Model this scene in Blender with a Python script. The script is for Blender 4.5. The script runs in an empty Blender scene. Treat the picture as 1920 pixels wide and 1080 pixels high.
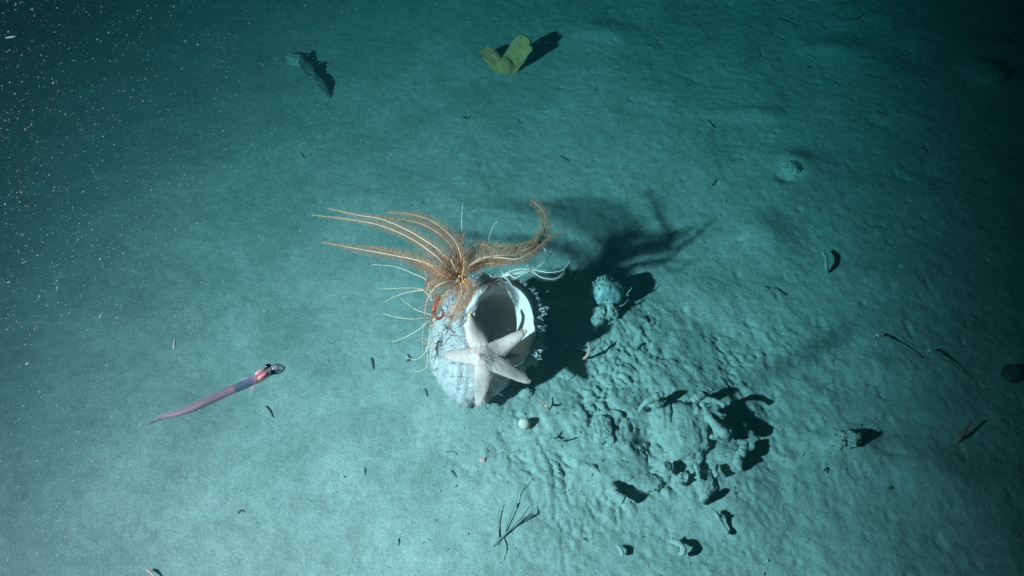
import bpy, math, random
import numpy as np
from mathutils import Vector
rad = math.radians
random.seed(7); rng = np.random.default_rng(7)
S = bpy.context.scene
COL = S.collection

# ------------------------------------------------------------ camera
CAM_H, PITCH, F = 1.5, rad(50), 1663.0
cam = bpy.data.cameras.new('camera'); cam_o = bpy.data.objects.new('camera', cam); COL.objects.link(cam_o)
cam_o.location = (0, 0, CAM_H); cam_o.rotation_euler = (rad(90) - PITCH, 0, 0)
cam.sensor_width = 36; cam.lens = 36 * F / 1920; cam.clip_start = 0.02; cam.clip_end = 200
S.camera = cam_o

# ------------------------------------------------------------ world, lamp, exposure
w = bpy.data.worlds.new('World'); S.world = w; w.use_nodes = True
bg = w.node_tree.nodes['Background']; bg.inputs[0].default_value = (0.0, 0.35, 0.35, 1); bg.inputs[1].default_value = 0.004
LAMP = Vector((-1.5, 0.0, 1.33))
AIM = Vector((-0.10, 1.10, 0.0))
ld = bpy.data.lights.new('vehicle_lamp', 'SPOT'); lo = bpy.data.objects.new('vehicle_lamp', ld); COL.objects.link(lo)
ld.energy = 2330; ld.color = (1.0, 0.252, 0.293); ld.spot_size = rad(150); ld.spot_blend = 0.3; ld.shadow_soft_size = 0.032
lo.location = LAMP; lo.rotation_euler = (AIM - LAMP).to_track_quat('-Z', 'Y').to_euler()
# lamp beam shaped to stand in for lens vignetting: a soft oval, wider along one axis and cut off faster on one side
ld.use_nodes = True; nt = ld.node_tree; N = nt.nodes; Lk = nt.links; em = N['Emission']
def mth(op, a, b=None):
    n = N.new('ShaderNodeMath'); n.operation = op
    for k, v in enumerate((a, b)):
        if v is None: continue
        if isinstance(v, (int, float)): n.inputs[k].default_value = v
        else: Lk.new(v, n.inputs[k])
    return n.outputs[0]
tcn = N.new('ShaderNodeTexCoord'); sp = N.new('ShaderNodeSeparateXYZ'); Lk.new(tcn.outputs['Normal'], sp.inputs[0])
BC, BR, BSX, BSX2, BSY, BP = (0.161, 0.035), 1.10, 2.94, 7.4, 1.157, 0.9
mz = mth('MULTIPLY', sp.outputs[2], -1.0)
bx_ = mth('SUBTRACT', mth('DIVIDE', sp.outputs[0], mz), BC[0]); by_ = mth('SUBTRACT', mth('DIVIDE', sp.outputs[1], mz), BC[1])
bp0 = mth('ADD', mth('MULTIPLY', bx_, math.cos(BR)), mth('MULTIPLY', by_, math.sin(BR)))
bp_ = mth('ADD', mth('POWER', mth('MULTIPLY', mth('MAXIMUM', bp0, 0.0), BSX2), 1.796), mth('MULTIPLY', mth('MAXIMUM', mth('MULTIPLY', bp0, -1.0), 0.0), BSX))
bq_ = mth('MULTIPLY', mth('SUBTRACT', mth('MULTIPLY', by_, math.cos(BR)), mth('MULTIPLY', bx_, math.sin(BR))), BSY)
br_ = mth('POWER', mth('ADD', mth('MULTIPLY', bp_, bp_), mth('MULTIPLY', bq_, bq_)), BP)
Lk.new(mth('EXPONENT', mth('MULTIPLY', br_, -1.0)), em.inputs['Strength'])
S.view_settings.view_transform = 'Standard'; S.view_settings.look = 'None'
S.view_settings.exposure = 0; S.view_settings.gamma = 1; S.view_settings.use_curve_mapping = False
S.render.engine = 'CYCLES'
S.cycles.use_denoising = True
S.cycles.max_bounces = 6; S.cycles.volume_bounces = 1; S.cycles.transparent_max_bounces = 12
S.cycles.sample_clamp_indirect = 2.0
S.cycles.use_adaptive_sampling = False

# ------------------------------------------------------------ materials
def mat(name, col, col2=None, scale=30, rough=0.85, bump=0.0, bscale=80, spec=0.2, sss=0.0, alpha=1.0, stretch=None, transl=0.0):
    m = bpy.data.materials.new(name); m.use_nodes = True
    nt = m.node_tree; N = nt.nodes; Lk = nt.links
    b = N['Principled BSDF']; out = N['Material Output']
    b.inputs['Base Color'].default_value = (*col, 1); b.inputs['Roughness'].default_value = rough
    b.inputs['Specular IOR Level'].default_value = spec
    tc = N.new('ShaderNodeTexCoord'); src = tc.outputs['Object']
    if stretch:
        mp = N.new('ShaderNodeMapping'); mp.inputs['Scale'].default_value = stretch
        Lk.new(src, mp.inputs[0]); src = mp.outputs[0]
    if col2:
        n = N.new('ShaderNodeTexNoise'); n.inputs['Scale'].default_value = scale; n.inputs['Detail'].default_value = 5
        n.inputs['Roughness'].default_value = 0.65; Lk.new(src, n.inputs['Vector'])
        r = N.new('ShaderNodeValToRGB'); r.color_ramp.elements[0].position = 0.36; r.color_ramp.elements[1].position = 0.64
        r.color_ramp.elements[0].color = (*col, 1); r.color_ramp.elements[1].color = (*col2, 1)
        Lk.new(n.outputs['Fac'], r.inputs[0]); Lk.new(r.outputs[0], b.inputs['Base Color'])
    if bump:
        n2 = N.new('ShaderNodeTexNoise'); n2.inputs['Scale'].default_value = bscale; n2.inputs['Detail'].default_value = 6
        n2.inputs['Roughness'].default_value = 0.7; Lk.new(src, n2.inputs['Vector'])
        bp = N.new('ShaderNodeBump'); bp.inputs['Strength'].default_value = 1.0; bp.inputs['Distance'].default_value = bump
        Lk.new(n2.outputs['Fac'], bp.inputs['Height']); Lk.new(bp.outputs[0], b.inputs['Normal'])
    last = b.outputs[0]
    if transl:
        t = N.new('ShaderNodeBsdfTranslucent'); t.inputs[0].default_value = (*col, 1)
        mx = N.new('ShaderNodeMixShader'); mx.inputs[0].default_value = transl
        Lk.new(last, mx.inputs[1]); Lk.new(t.outputs[0], mx.inputs[2]); last = mx.outputs[0]
    if alpha < 1:
        t = N.new('ShaderNodeBsdfTransparent'); mx = N.new('ShaderNodeMixShader'); mx.inputs[0].default_value = alpha
        Lk.new(t.outputs[0], mx.inputs[1]); Lk.new(last, mx.inputs[2]); last = mx.outputs[0]
    Lk.new(last, out.inputs[0])
    return m

M = {
 'silt': mat('silt', (.33, .34, .31), (.42, .42, .385), scale=9, bump=0.0020, bscale=150),
 'silt_rock': mat('silt_rock', (.29, .30, .27), (.42, .42, .385), scale=40, bump=0.003, bscale=110),
 'bare_rock': mat('bare_rock', (.06, .07, .06), (.24, .25, .22), scale=45, bump=0.002, bscale=120),
 'dark': mat('dark', (.02, .025, .02), (.09, .09, .07), scale=120, bump=0.001),
 'sponge': mat('sponge', (.62, .44, .44), (.92, .68, .67), scale=70, bump=0.004, bscale=130, transl=.12),
 'sponge_in': mat('sponge_in', (.90, .66, .62), (1, .76, .72), scale=60, bump=0.0008, bscale=260),
 'spicule': mat('spicule', (.95, .80, .80), transl=.3),
 'star': mat('star', (.95, .47, .41), (1, .62, .56), scale=90, bump=0.0022, bscale=480, rough=.7),
 'star_tip': mat('star_tip', (1, .50, .25)),
 'arm_orange': mat('arm_orange', (.85, .26, .09), (.95, .45, .20), scale=200, rough=.5, spec=.5),
 'arm_yellow': mat('arm_yellow', (1, .48, .33), (1, .60, .45), scale=300, rough=.5, spec=.5),
 'pin_orange': mat('pin_orange', (.95, .40, .22), (1, .54, .34), scale=60, rough=.7, transl=.5, alpha=.62),
 'pin_brown': mat('pin_brown', (.74, .30, .17), (.95, .44, .26), scale=60, rough=.7, transl=.45, alpha=.75),
 'arm_brown': mat('arm_brown', (.80, .28, .15), (.9, .38, .22), scale=120),
 'calyx': mat('calyx', (.95, .55, .18), (1, .68, .3), scale=120),
 'pale_arm': mat('pale_arm', (.92, .74, .66), rough=.5, spec=.4),
 'pale_pin': mat('pale_pin', (.8, .8, .72), transl=.4, alpha=.7),
 'straw_arm': mat('straw_arm', (.95, .62, .46), rough=.5),
 'straw_pin': mat('straw_pin', (.8, .42, .22), transl=.4, alpha=.55),
 'red': mat('red', (.55, .03, .03), (.75, .12, .08), scale=150, rough=.4, spec=.5),
 'yellow': mat('yellow', (.46, .21, .07), (.70, .34, .15), scale=45, bump=.005, bscale=90),
 'fish_body': mat('fish_body', (.25, .15, .20), (.31, .19, .25), scale=30, rough=.5, spec=.3, alpha=.55),
 'fish_gut': mat('fish_gut', (.05, .07, .14), (.09, .10, .18), scale=60, rough=.5),
 'fish_gill': mat('fish_gill', (.60, .22, .25), (.70, .32, .32), scale=90, rough=.5),
 'fish_head': mat('fish_head', (.34, .36, .40), rough=.2, spec=.6, alpha=.55),
 'fish_fin': mat('fish_fin', (.4, .25, .3), rough=.3, alpha=.16),
 'twig_pale': mat('twig_pale', (.17, .18, .16), (.28, .28, .25), scale=120, bump=.001, bscale=200),
 'flake': mat('flake', (.05, .055, .05), (.16, .16, .13), scale=150, bump=.001),
 'eye': mat('eye', (.004, .006, .008), rough=.15, spec=.6),
 'jelly': mat('jelly', (.16, .22, .22), (.42, .48, .46), scale=55, rough=.35, spec=.5, bump=.0015, bscale=90),
 'white': mat('white', (.70, .48, .40), (.8, .56, .48), scale=60, bump=.0006),
 'pink': mat('pink', (.9, .30, .24), (.95, .45, .36), scale=120),
 'hair': mat('hair', (.85, .72, .66), alpha=.6),
 'twig': mat('twig', (.16, .17, .14), (.30, .30, .25), scale=120, bump=.001, bscale=200),
 'snow': mat('snow', (.75, .62, .56), transl=.3, alpha=.30),
}

def silt_variation():
    m = M['silt']; nt = m.node_tree; N = nt.nodes; Lk = nt.links; p = N['Principled BSDF']
    src = p.inputs['Base Color'].links[0].from_socket; tc = [n for n in N if n.type == 'TEX_COORD'][0]
    for sc, lo_, dist in ((2.6, .89, 1.5), (42., .90, .6), (260., .84, 0.)):
        n = N.new('ShaderNodeTexNoise'); n.inputs['Scale'].default_value = sc; n.inputs['Detail'].default_value = 4; n.inputs['Distortion'].default_value = dist
        Lk.new(tc.outputs['Object'], n.inputs['Vector']); r = N.new('ShaderNodeMapRange'); r.inputs[1].default_value = .35; r.inputs[2].default_value = .62
        r.inputs[3].default_value = lo_; r.inputs[4].default_value = 1.08; Lk.new(n.outputs['Fac'], r.inputs[0])
        mx = N.new('ShaderNodeVectorMath'); mx.operation = 'SCALE'; Lk.new(src, mx.inputs[0]); Lk.new(r.outputs[0], mx.inputs['Scale']); src = mx.outputs[0]
    Lk.new(src, p.inputs['Base Color'])
silt_variation()

def fish_skin(a, c):
    "pink gills, slate gut, pink vent, mauve tail along the body from a to c"
    m = mat('fish_skin', (.3, .2, .25), rough=.45, spec=.3, alpha=.56); nt = m.node_tree; N = nt.nodes; Lk = nt.links; p = N['Principled BSDF']
    g = N.new('ShaderNodeNewGeometry'); s = N.new('ShaderNodeVectorMath'); s.operation = 'SUBTRACT'; Lk.new(g.outputs['Position'], s.inputs[0]); s.inputs[1].default_value = a
    d = N.new('ShaderNodeVectorMath'); d.operation = 'DOT_PRODUCT'; Lk.new(s.outputs[0], d.inputs[0]); v = (c - a); d.inputs[1].default_value = v / v.length_squared
    n = N.new('ShaderNodeTexNoise'); n.inputs['Scale'].default_value = 160; Lk.new(g.outputs['Position'], n.inputs['Vector'])
    ad = N.new('ShaderNodeMath'); ad.operation = 'MULTIPLY_ADD'; Lk.new(n.outputs['Fac'], ad.inputs[0]); ad.inputs[1].default_value = .05; Lk.new(d.outputs['Value'], ad.inputs[2])
    r = N.new('ShaderNodeValToRGB'); e = r.color_ramp.elements; cols = [(.0, (.10, .11, .14)), (.12, (.20, .15, .20)), (.16, (.55, .21, .23)), (.22, (.42, .19, .25)), (.26, (.10, .10, .22)), (.38, (.06, .08, .19)), (.405, (.40, .17, .23)), (.45, (.26, .16, .21)), (.8, (.24, .17, .21)), (1., (.10, .08, .10))]
    e[0].position = 0; e[0].color = (*cols[0][1], 1); e[1].position = 1; e[1].color = (*cols[-1][1], 1)
    for q, k in cols[1:-1]: x = e.new(q); x.color = (*k, 1)
    Lk.new(ad.outputs[0], r.inputs[0]); Lk.new(r.outputs[0], p.inputs['Base Color']); return m

# ------------------------------------------------------------ noise and seabed height
def _h(ix, iy, seed):
    n = (ix.astype(np.int64) * 374761393 + iy.astype(np.int64) * 668265263 + seed * 974634777) & 0xffffffff
    n = ((n ^ (n >> 13)) * 1274126177) & 0xffffffff
    return ((n ^ (n >> 16)) & 0xffff) / 65535.0
def vn(x, y, seed):
    x = np.asarray(x, float); y = np.asarray(y, float)
    ix = np.floor(x); iy = np.floor(y); fx = x - ix; fy = y - iy
    fx = fx * fx * fx * (fx * (6 * fx - 15) + 10); fy = fy * fy * fy * (fy * (6 * fy - 15) + 10)
    a = _h(ix, iy, seed); b = _h(ix + 1, iy, seed); c = _h(ix, iy + 1, seed); d = _h(ix + 1, iy + 1, seed)
    return (a + (b - a) * fx) * (1 - fy) + (c + (d - c) * fx) * fy
def fbm(x, y, seed, o=4, g=.5):
    s = 0; a = 1; t = 0
    for k in range(o):
        s = s + a * vn(x * 2 ** k, y * 2 ** k, seed + k); t += a; a *= g
    return s / t - .5

Cv = Vector((0, 0, CAM_H)); fw = Vector((0, math.cos(PITCH), -math.sin(PITCH))); up = Vector((0, math.sin(PITCH), math.cos(PITCH)))
def ray(px, py): return fw + Vector((1, 0, 0)) * ((px - 960) / F) + up * ((540 - py) / F)
def P(px, py, h):
    r = ray(px, py); return Cv + r * ((CAM_H - h) / -r.z)

def gs(x, y, cx, cy, sx, sy): return np.exp(-(((x - cx) / sx) ** 2 + ((y - cy) / sy) ** 2))
_m = [(P(px, py, 0), a, sx, sy) for px, py, a, sx, sy in [
    (1190, 640, .020, .13, .10), (1110, 600, .022, .10, .07), (1180, 790, .020, .17, .12), (1290, 800, .015, .11, .09),
    (1260, 900, .015, .14, .08), (1010, 900, .010, .12, .16), (890, 720, .022, .12, .07),
    (1220, 830, -.022, .028, .07), (1230, 760, -.018, .03, .02),
    (1490, 305, .014, .05, .04), (1475, 335, -.010, .03, .015), (1860, 140, .022, .05, .05), (1430, 440, .012, .05, .05),
    (1600, 835, .014, .05, .03), (1560, 90, .014, .1, .05), (1400, 215, .008, .1, .03), (1380, 950, .012, .08, .08),
    (1300, 560, .010, .13, .06), (1750, 880, .014, .09, .05), (1640, 690, .010, .08, .03), (1130, 60, .012, .08, .05)]]
RUB = P(1200, 770, 0)
def H(x, y):
    x = np.asarray(x, float); y = np.asarray(y, float)
    z = .030 * fbm(x * 1.7, y * 1.7, 3, 3)
    for c, a, sx, sy in _m: z = z + a * gs(x, y, c.x, c.y, sx, sy)
    rough = .30 + .70 / (1 + np.exp(-(x + .02) / .12)) * (.45 + .55 * gs(x, y, RUB.x + .1, RUB.y, .55, .42))
    rub = gs(x, y, RUB.x + .02, RUB.y - .02, .30, .22)
    # current-combed ripples: nearly level far off, running down to the right over the mound
    wx = x + .05 * fbm(x * 6, y * 6, 40, 2); wy = y + .05 * fbm(x * 6, y * 6, 44, 2)
    k2 = 1 / (1 + np.exp(-(x + .04) / .09)) * np.clip((2.0 - y) * 1.6, 0, 1)
    for ang, wt, sd in ((-.2, 1 - k2, 0), (-1.05, k2, 500)):
        u = wx * np.cos(ang) + wy * np.sin(ang); v = -wx * np.sin(ang) + wy * np.cos(ang)
        z = z + wt * rough * .0036 * fbm(u * 28, v * 48, 11 + sd, 4, .7)
        r = np.abs(fbm(u * 22, v * 60, 31 + sd, 3, .6)) * 2
        z = z - wt * rub * .006 * np.clip(.35 - r, 0, 1) * 2 * (fbm(x * 18, y * 18, 61, 2) > -.02)
    z = z + rough * .008 * fbm(x * 9, y * 9, 17, 3, .5) + rough * .0036 * fbm(x * 55, y * 55, 21, 3, .6)
    z = z + rub * .014 * fbm(u * 26, v * 40, 71, 4, .66) + rub * .012 * fbm(x * 12, y * 12, 73, 2)
    cr = np.abs(fbm(u * 30, v * 52, 81, 3, .6)) * 2
    z = z - rub * .012 * np.clip(.20 - cr, 0, 1) * 5 * np.clip(fbm(x * 11, y * 11, 83, 2) * 5 + .1, 0, 1)
    # small pits
    p = vn(x * 38, y * 38, 91); z = z - rough * .012 * np.clip(p - .90, 0, 1) * 10 * .35
    return z
def G(px, py, dz=0):
    h = 0.0
    for _ in range(4):
        p = P(px, py, h); h = float(H(p.x, p.y))
    p = P(px, py, h); return Vector((p.x, p.y, float(H(p.x, p.y)) + dz))
def SC(px, py, h):
    "point h above the bed whose lamp shadow falls at the pixel"
    g = G(px, py); t = h / (LAMP.z - g.z); return g + (LAMP - g) * t

# ------------------------------------------------------------ mesh helpers
class MB:
    def __init__(s): s.v = []; s.f = []
    def add(s, v, f):
        o = len(s.v); s.v += [tuple(p) for p in v]; s.f += [tuple(i + o for i in q) for q in f]
    def tube(s, pts, radii, n=6, cap=True):
        pts = [Vector(p) for p in pts]; k = len(pts)
        t0 = (pts[1] - pts[0]).normalized(); ref = t0.orthogonal().normalized(); V = []; Fc = []
        for i, p in enumerate(pts):
            t = (pts[min(i + 1, k - 1)] - pts[max(i - 1, 0)])
            t = t.normalized() if t.length > 1e-9 else t0
            ref = (ref - t * ref.dot(t)); ref = ref.normalized() if ref.length > 1e-6 else t.orthogonal().normalized()
            b = t.cross(ref)
            for j in range(n):
                a = 2 * math.pi * j / n; V.append(p + (ref * math.cos(a) + b * math.sin(a)) * radii[i])
        for i in range(k - 1):
            for j in range(n):
                Fc.append((i * n + j, i * n + (j + 1) % n, (i + 1) * n + (j + 1) % n, (i + 1) * n + j))
        if cap: Fc.append(tuple(range(n))[::-1]); Fc.append(tuple((k - 1) * n + j for j in range(n)))
        s.add(V, Fc)
    def build(s, name, m, parent=None, smooth=True):
        me = bpy.data.meshes.new(name); me.from_pydata(s.v, [], s.f); me.validate(); me.update()
        me.materials.append(m if not isinstance(m, str) else M[m])
        if smooth: me.shade_smooth()
        o = bpy.data.objects.new(name, me); COL.objects.link(o)
        if parent is not None:
            pl = world_loc(parent)
            me.transform(__import__('mathutils').Matrix.Translation(-pl)); o.parent = parent
        return o
def world_loc(o):
    l = Vector((0, 0, 0))
    while o is not None: l += o.location; o = o.parent
    return l
def recenter(o, loc):
    loc = Vector(loc); o.data.transform(__import__('mathutils').Matrix.Translation(-loc)); o.location = loc; return o
def empty(name, loc):
    o = bpy.data.objects.new(name, None); COL.objects.link(o); o.location = loc; o.empty_display_size = .02; return o
def tag(o, label=None, cat=None, group=None, kind=None):
    if label: o['label'] = label
    if cat: o['category'] = cat
    if group: o['group'] = group
    if kind: o['kind'] = kind
    return o
def spline(pts, n):
    pts = [Vector(p) for p in pts]; q = [pts[0] * 2 - pts[1]] + pts + [pts[-1] * 2 - pts[-2]]
    out = []; m = len(pts) - 1
    for i in range(n):
        u = i / (n - 1) * m; k = min(int(u), m - 1); t = u - k
        a, b, c, d = q[k:k + 4]
        out.append(.5 * ((2 * b) + (c - a) * t + (2 * a - 5 * b + 4 * c - d) * t * t + (3 * b - a - 3 * c + d) * t ** 3))
    return out
def lerp_list(a, t):
    x = t * (len(a) - 1); i = min(int(x), len(a) - 2); return a[i] + (a[i + 1] - a[i]) * (x - i)
def n3(p, s, sd=0):
    return float(fbm(p[0] * s + p[2] * s * .7 + sd, p[1] * s - p[2] * s * .6, 5 + sd, 3))
def b3(X, Y, Z, f, s, o_):
    return (fbm(X * f + 9 + s, Y * f + 5, 100 + s, o_, .6) + fbm(Y * f + 3, Z * f + 7 + s, 130 + s, o_, .6) + fbm(Z * f + 11, X * f + 2 + s, 160 + s, o_, .6)) * .62
def blob(mb, c, r, seed=0, amp=.25, fr=1.3, nu=28, nv=18, rot=0, hf=0.0, sq=2.0):
    "lumpy ellipsoid, r = (rx, ry, rz); hf adds small crags, sq > 2 squares it off"
    c = Vector(c); V = []; cr, sr = math.cos(rot), math.sin(rot)
    th = np.linspace(0, math.pi, nv); ph = np.linspace(0, 2 * math.pi, nu, endpoint=False)
    T, Ph = np.meshgrid(th, ph, indexing='ij'); X = np.sin(T) * np.cos(Ph); Y = np.sin(T) * np.sin(Ph); Z = np.cos(T)
    d = 1 + amp * 2 * (b3(X, Y, Z, fr, seed, 4))
    if hf: d = d + hf * 2 * b3(X, Y, Z, 5, seed + 31, 4) - hf * 5 * np.clip(.07 - np.abs(b3(X, Y, Z, 2.6, seed + 57, 3)), 0, 1)
    if sq > 2: d = d / (np.abs(X) ** sq + np.abs(Y) ** sq + np.abs(Z) ** sq) ** (1 / sq)
    for i in range(nv):
        for j in range(nu):
            x, y, z = X[i, j] * r[0] * d[i, j], Y[i, j] * r[1] * d[i, j], Z[i, j] * r[2] * d[i, j]
            V.append((c.x + x * cr - y * sr, c.y + x * sr + y * cr, c.z + z))
    Fc = [(i * nu + j, (i + 1) * nu + j, (i + 1) * nu + (j + 1) % nu, i * nu + (j + 1) % nu) for i in range(nv - 1) for j in range(nu)]
    mb.add(V, Fc)

# ------------------------------------------------------------ seabed
def axis(a, b, step, lo, hi, n):
    core = np.arange(a, b, step)
    l = a - (a - lo) * (np.linspace(1, 0, n, endpoint=False) ** 3); r = b + (hi - b) * (np.linspace(0, 1, n) ** 3)
    return np.concatenate([l, core, r])
xs = axis(-1.55, 1.75, .0034, -16, 16, 30); ys = axis(.48, 2.75, .0034, -6, 26, 30)
X, Y = np.meshgrid(xs, ys); Z = H(X, Y)
nx, ny = len(xs), len(ys)
me = bpy.data.meshes.new('seabed')
vv = np.stack([X, Y, Z], -1).reshape(-1, 3)
me.vertices.add(nx * ny); me.vertices.foreach_set('co', vv.ravel())
i = np.arange(nx - 1)[None, :] + nx * np.arange(ny - 1)[:, None]
q = np.stack([i, i + 1, i + 1 + nx, i + nx], -1).reshape(-1)
nf = (nx - 1) * (ny - 1)
me.loops.add(nf * 4); me.loops.foreach_set('vertex_index', q)
me.polygons.add(nf); me.polygons.foreach_set('loop_start', np.arange(nf) * 4); me.polygons.foreach_set('loop_total', np.full(nf, 4))
me.update(calc_edges=True); me.validate(); me.shade_smooth(); me.materials.append(M['silt'])
sb = bpy.data.objects.new('seabed', me); COL.objects.link(sb); tag(sb, kind='structure')

# ------------------------------------------------------------ water body
def water():
    mb = MB(); a, b, c, d, e, f = -18, 18, -8, 28, -1.1, 2.4
    mb.add([(a, c, e), (b, c, e), (b, d, e), (a, d, e), (a, c, f), (b, c, f), (b, d, f), (a, d, f)],
           [(3, 2, 1, 0), (4, 5, 6, 7), (0, 1, 5, 4), (1, 2, 6, 5), (2, 3, 7, 6), (3, 0, 4, 7)])
    m = bpy.data.materials.new('haze'); m.use_nodes = True; N = m.node_tree.nodes; N.remove(N['Principled BSDF'])
    v = N.new('ShaderNodeVolumePrincipled'); v.inputs['Density'].default_value = 1.0
    v.inputs['Color'].default_value = (.014, .054, .058, 1)
    v.inputs['Absorption Color'].default_value = (.078, .825, .825, 1)
    v.inputs['Anisotropy'].default_value = 0.3
    m.node_tree.links.new(v.outputs[0], N['Material Output'].inputs['Volume'])
    o = mb.build('haze', m, smooth=False); tag(o, kind='stuff'); return o
water()
# ------------------------------------------------------------ vase sponge
MC = P(941, 608, .150)                       # centre of the mouth
camd = (Cv - MC).normalized()
MN = (camd * math.cos(rad(23)) + Vector((1, 0, 0)) * math.sin(rad(23))).normalized()
MU = (Vector((0, .77, .64)) - MN * Vector((0, .77, .64)).dot(MN)).normalized(); MR = MU.cross(MN).normalized()
RX, RY = .069, .087
def make_sponge():
    base = G(893, 705); root = empty('vase_sponge', base)
    tag(root, 'white barrel-shaped glass sponge with a wide dark mouth and fuzzy rim', 'sponge')
    A = [base + Vector((0, .005, -.02)), base + Vector((-.006, .015, .02)), MC - MN * .085 + Vector((-.010, -.006, -.010)), MC - MN * .04, MC]
    ax = spline(A, 34); nu = 110; mb = MB(); V = []
    rr = [.052, .072, .084, .090, .091, .088, .084, .081, .080]
    def ring(c, n, ru, rv, lump, seed):
        u = (MR - n * MR.dot(n)).normalized(); v = n.cross(u) if False else u.cross(n) * -1
        out = []
        for j in range(nu):
            a = 2 * math.pi * j / nu; d = u * math.cos(a) * ru + v * math.sin(a) * rv
            k = 1 + lump * 2 * n3((c + d), 26, seed) + lump * 1.3 * n3((c + d), 70, seed + 3) + lump * .6 * n3((c + d), 160, seed + 6)
            out.append(c + d * k)
        return out
    for i, c in enumerate(ax):
        t = (ax[min(i + 1, 33)] - ax[max(i - 1, 0)]).normalized(); s = i / 33
        t = t.lerp(MN, s ** 2).normalized(); r = lerp_list(rr, s)
        V += ring(c, t, r * .94, r * 1.08, .22 * (1 - .75 * s ** 3), 1)
    rows = 34
    # rim and inner wall
    prof = [(.007, .995, .985), (.013, .955, .95), (.014, .90, .90), (.007, .85, .855), (-.004, .795, .80), (-.018, .735, .74), (-.036, .665, .67), (-.062, .61, .62), (-.11, .52, .54), (-.13, .30, .3), (-.135, .04, .04)]
    for k in range(len(prof) * 3 - 2):
        x = k / 3; i = int(x); t = x - i; a = prof[i]; b = prof[min(i + 1, len(prof) - 1)]
        z, fu, fv = [a[m] + (b[m] - a[m]) * t for m in range(3)]
        c = MC + MN * z + (MN * 0 if z > -.05 else Vector((0, 0, -.1)) * (-z - .05))
        V += ring(c, MN, RX * fu * 1.0, RY * fv, .10 * max(.3, 1 - x / 6), 7); rows += 1
    Fc = [(i * nu + j, i * nu + (j + 1) % nu, (i + 1) * nu + (j + 1) % nu, (i + 1) * nu + j) for i in range(33) for j in range(nu)]
    Fi = [(i * nu + j, i * nu + (j + 1) % nu, (i + 1) * nu + (j + 1) % nu, (i + 1) * nu + j) for i in range(33, rows - 1) for j in range(nu)]
    mb.add(V, Fc); o = mb.build('outer_wall', 'sponge', root)
    mb = MB(); V2 = V[33 * nu:]; mb.add(V2, [tuple(q - 33 * nu for q in f) for f in Fi]); mb.build('inner_wall', 'sponge_in', root)
    # spicule tufts standing off the wall, longest round the right side of the rim
    mb = MB(); me_v = V[:34 * nu]
    for k in range(5200):
        i = int(33 * min(1, rng.random() ** .5)); j = rng.integers(nu); p = me_v[i * nu + j]; c = ax[i]; d = (p - c).normalized()
        if k < 2300: i = rng.integers(31, 34); p = me_v[i * nu + j]; d = (p - ax[i]).normalized()
        a = (math.cos(2 * math.pi * j / nu))
        ln = .005 + .009 * rng.random() ** 1.5 + (.010 * rng.random() if i > 26 and a > .2 else 0)
        q = p; pts = [q]
        d2 = (d + Vector(rng.normal(0, .35, 3))).normalized()
        for s in range(3): q = q + d2 * ln / 3; d2 = (d2 + Vector(rng.normal(0, .25, 3))).normalized(); pts.append(q)
        mb.tube(pts, [.0007, .0006, .0005, .0002], 3, False)
    # branching tufts standing out from the right of the rim
    for k in range(40):
        a = rng.uniform(-1.05, .75); u = MR * math.cos(a) * RX + MU * math.sin(a) * RY; p = MC + u * .99 + MN * rng.uniform(-.012, .010)
        d = (u.normalized() + MN * rng.uniform(.05, .5) + Vector(rng.normal(0, .12, 3))).normalized(); L = rng.uniform(.010, .028)
        st = spline([p - d * .003, p + d * L * .5 + Vector(rng.normal(0, .002, 3)), p + d * L], 6)
        mb.tube(st, [.0012, .0013, .0012, .0012, .0010, .0006], 4)
        for q in st[1:]:
            for m in range(4):
                e = (d * .5 + Vector(rng.normal(0, .8, 3))).normalized() * rng.uniform(.003, .007)
                mb.tube([q, q + e * .6, q + e], [.0009, .0008, .0005], 3, False)
    mb.build('spicule_fringe', 'spicule', root)
make_sponge()

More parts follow.
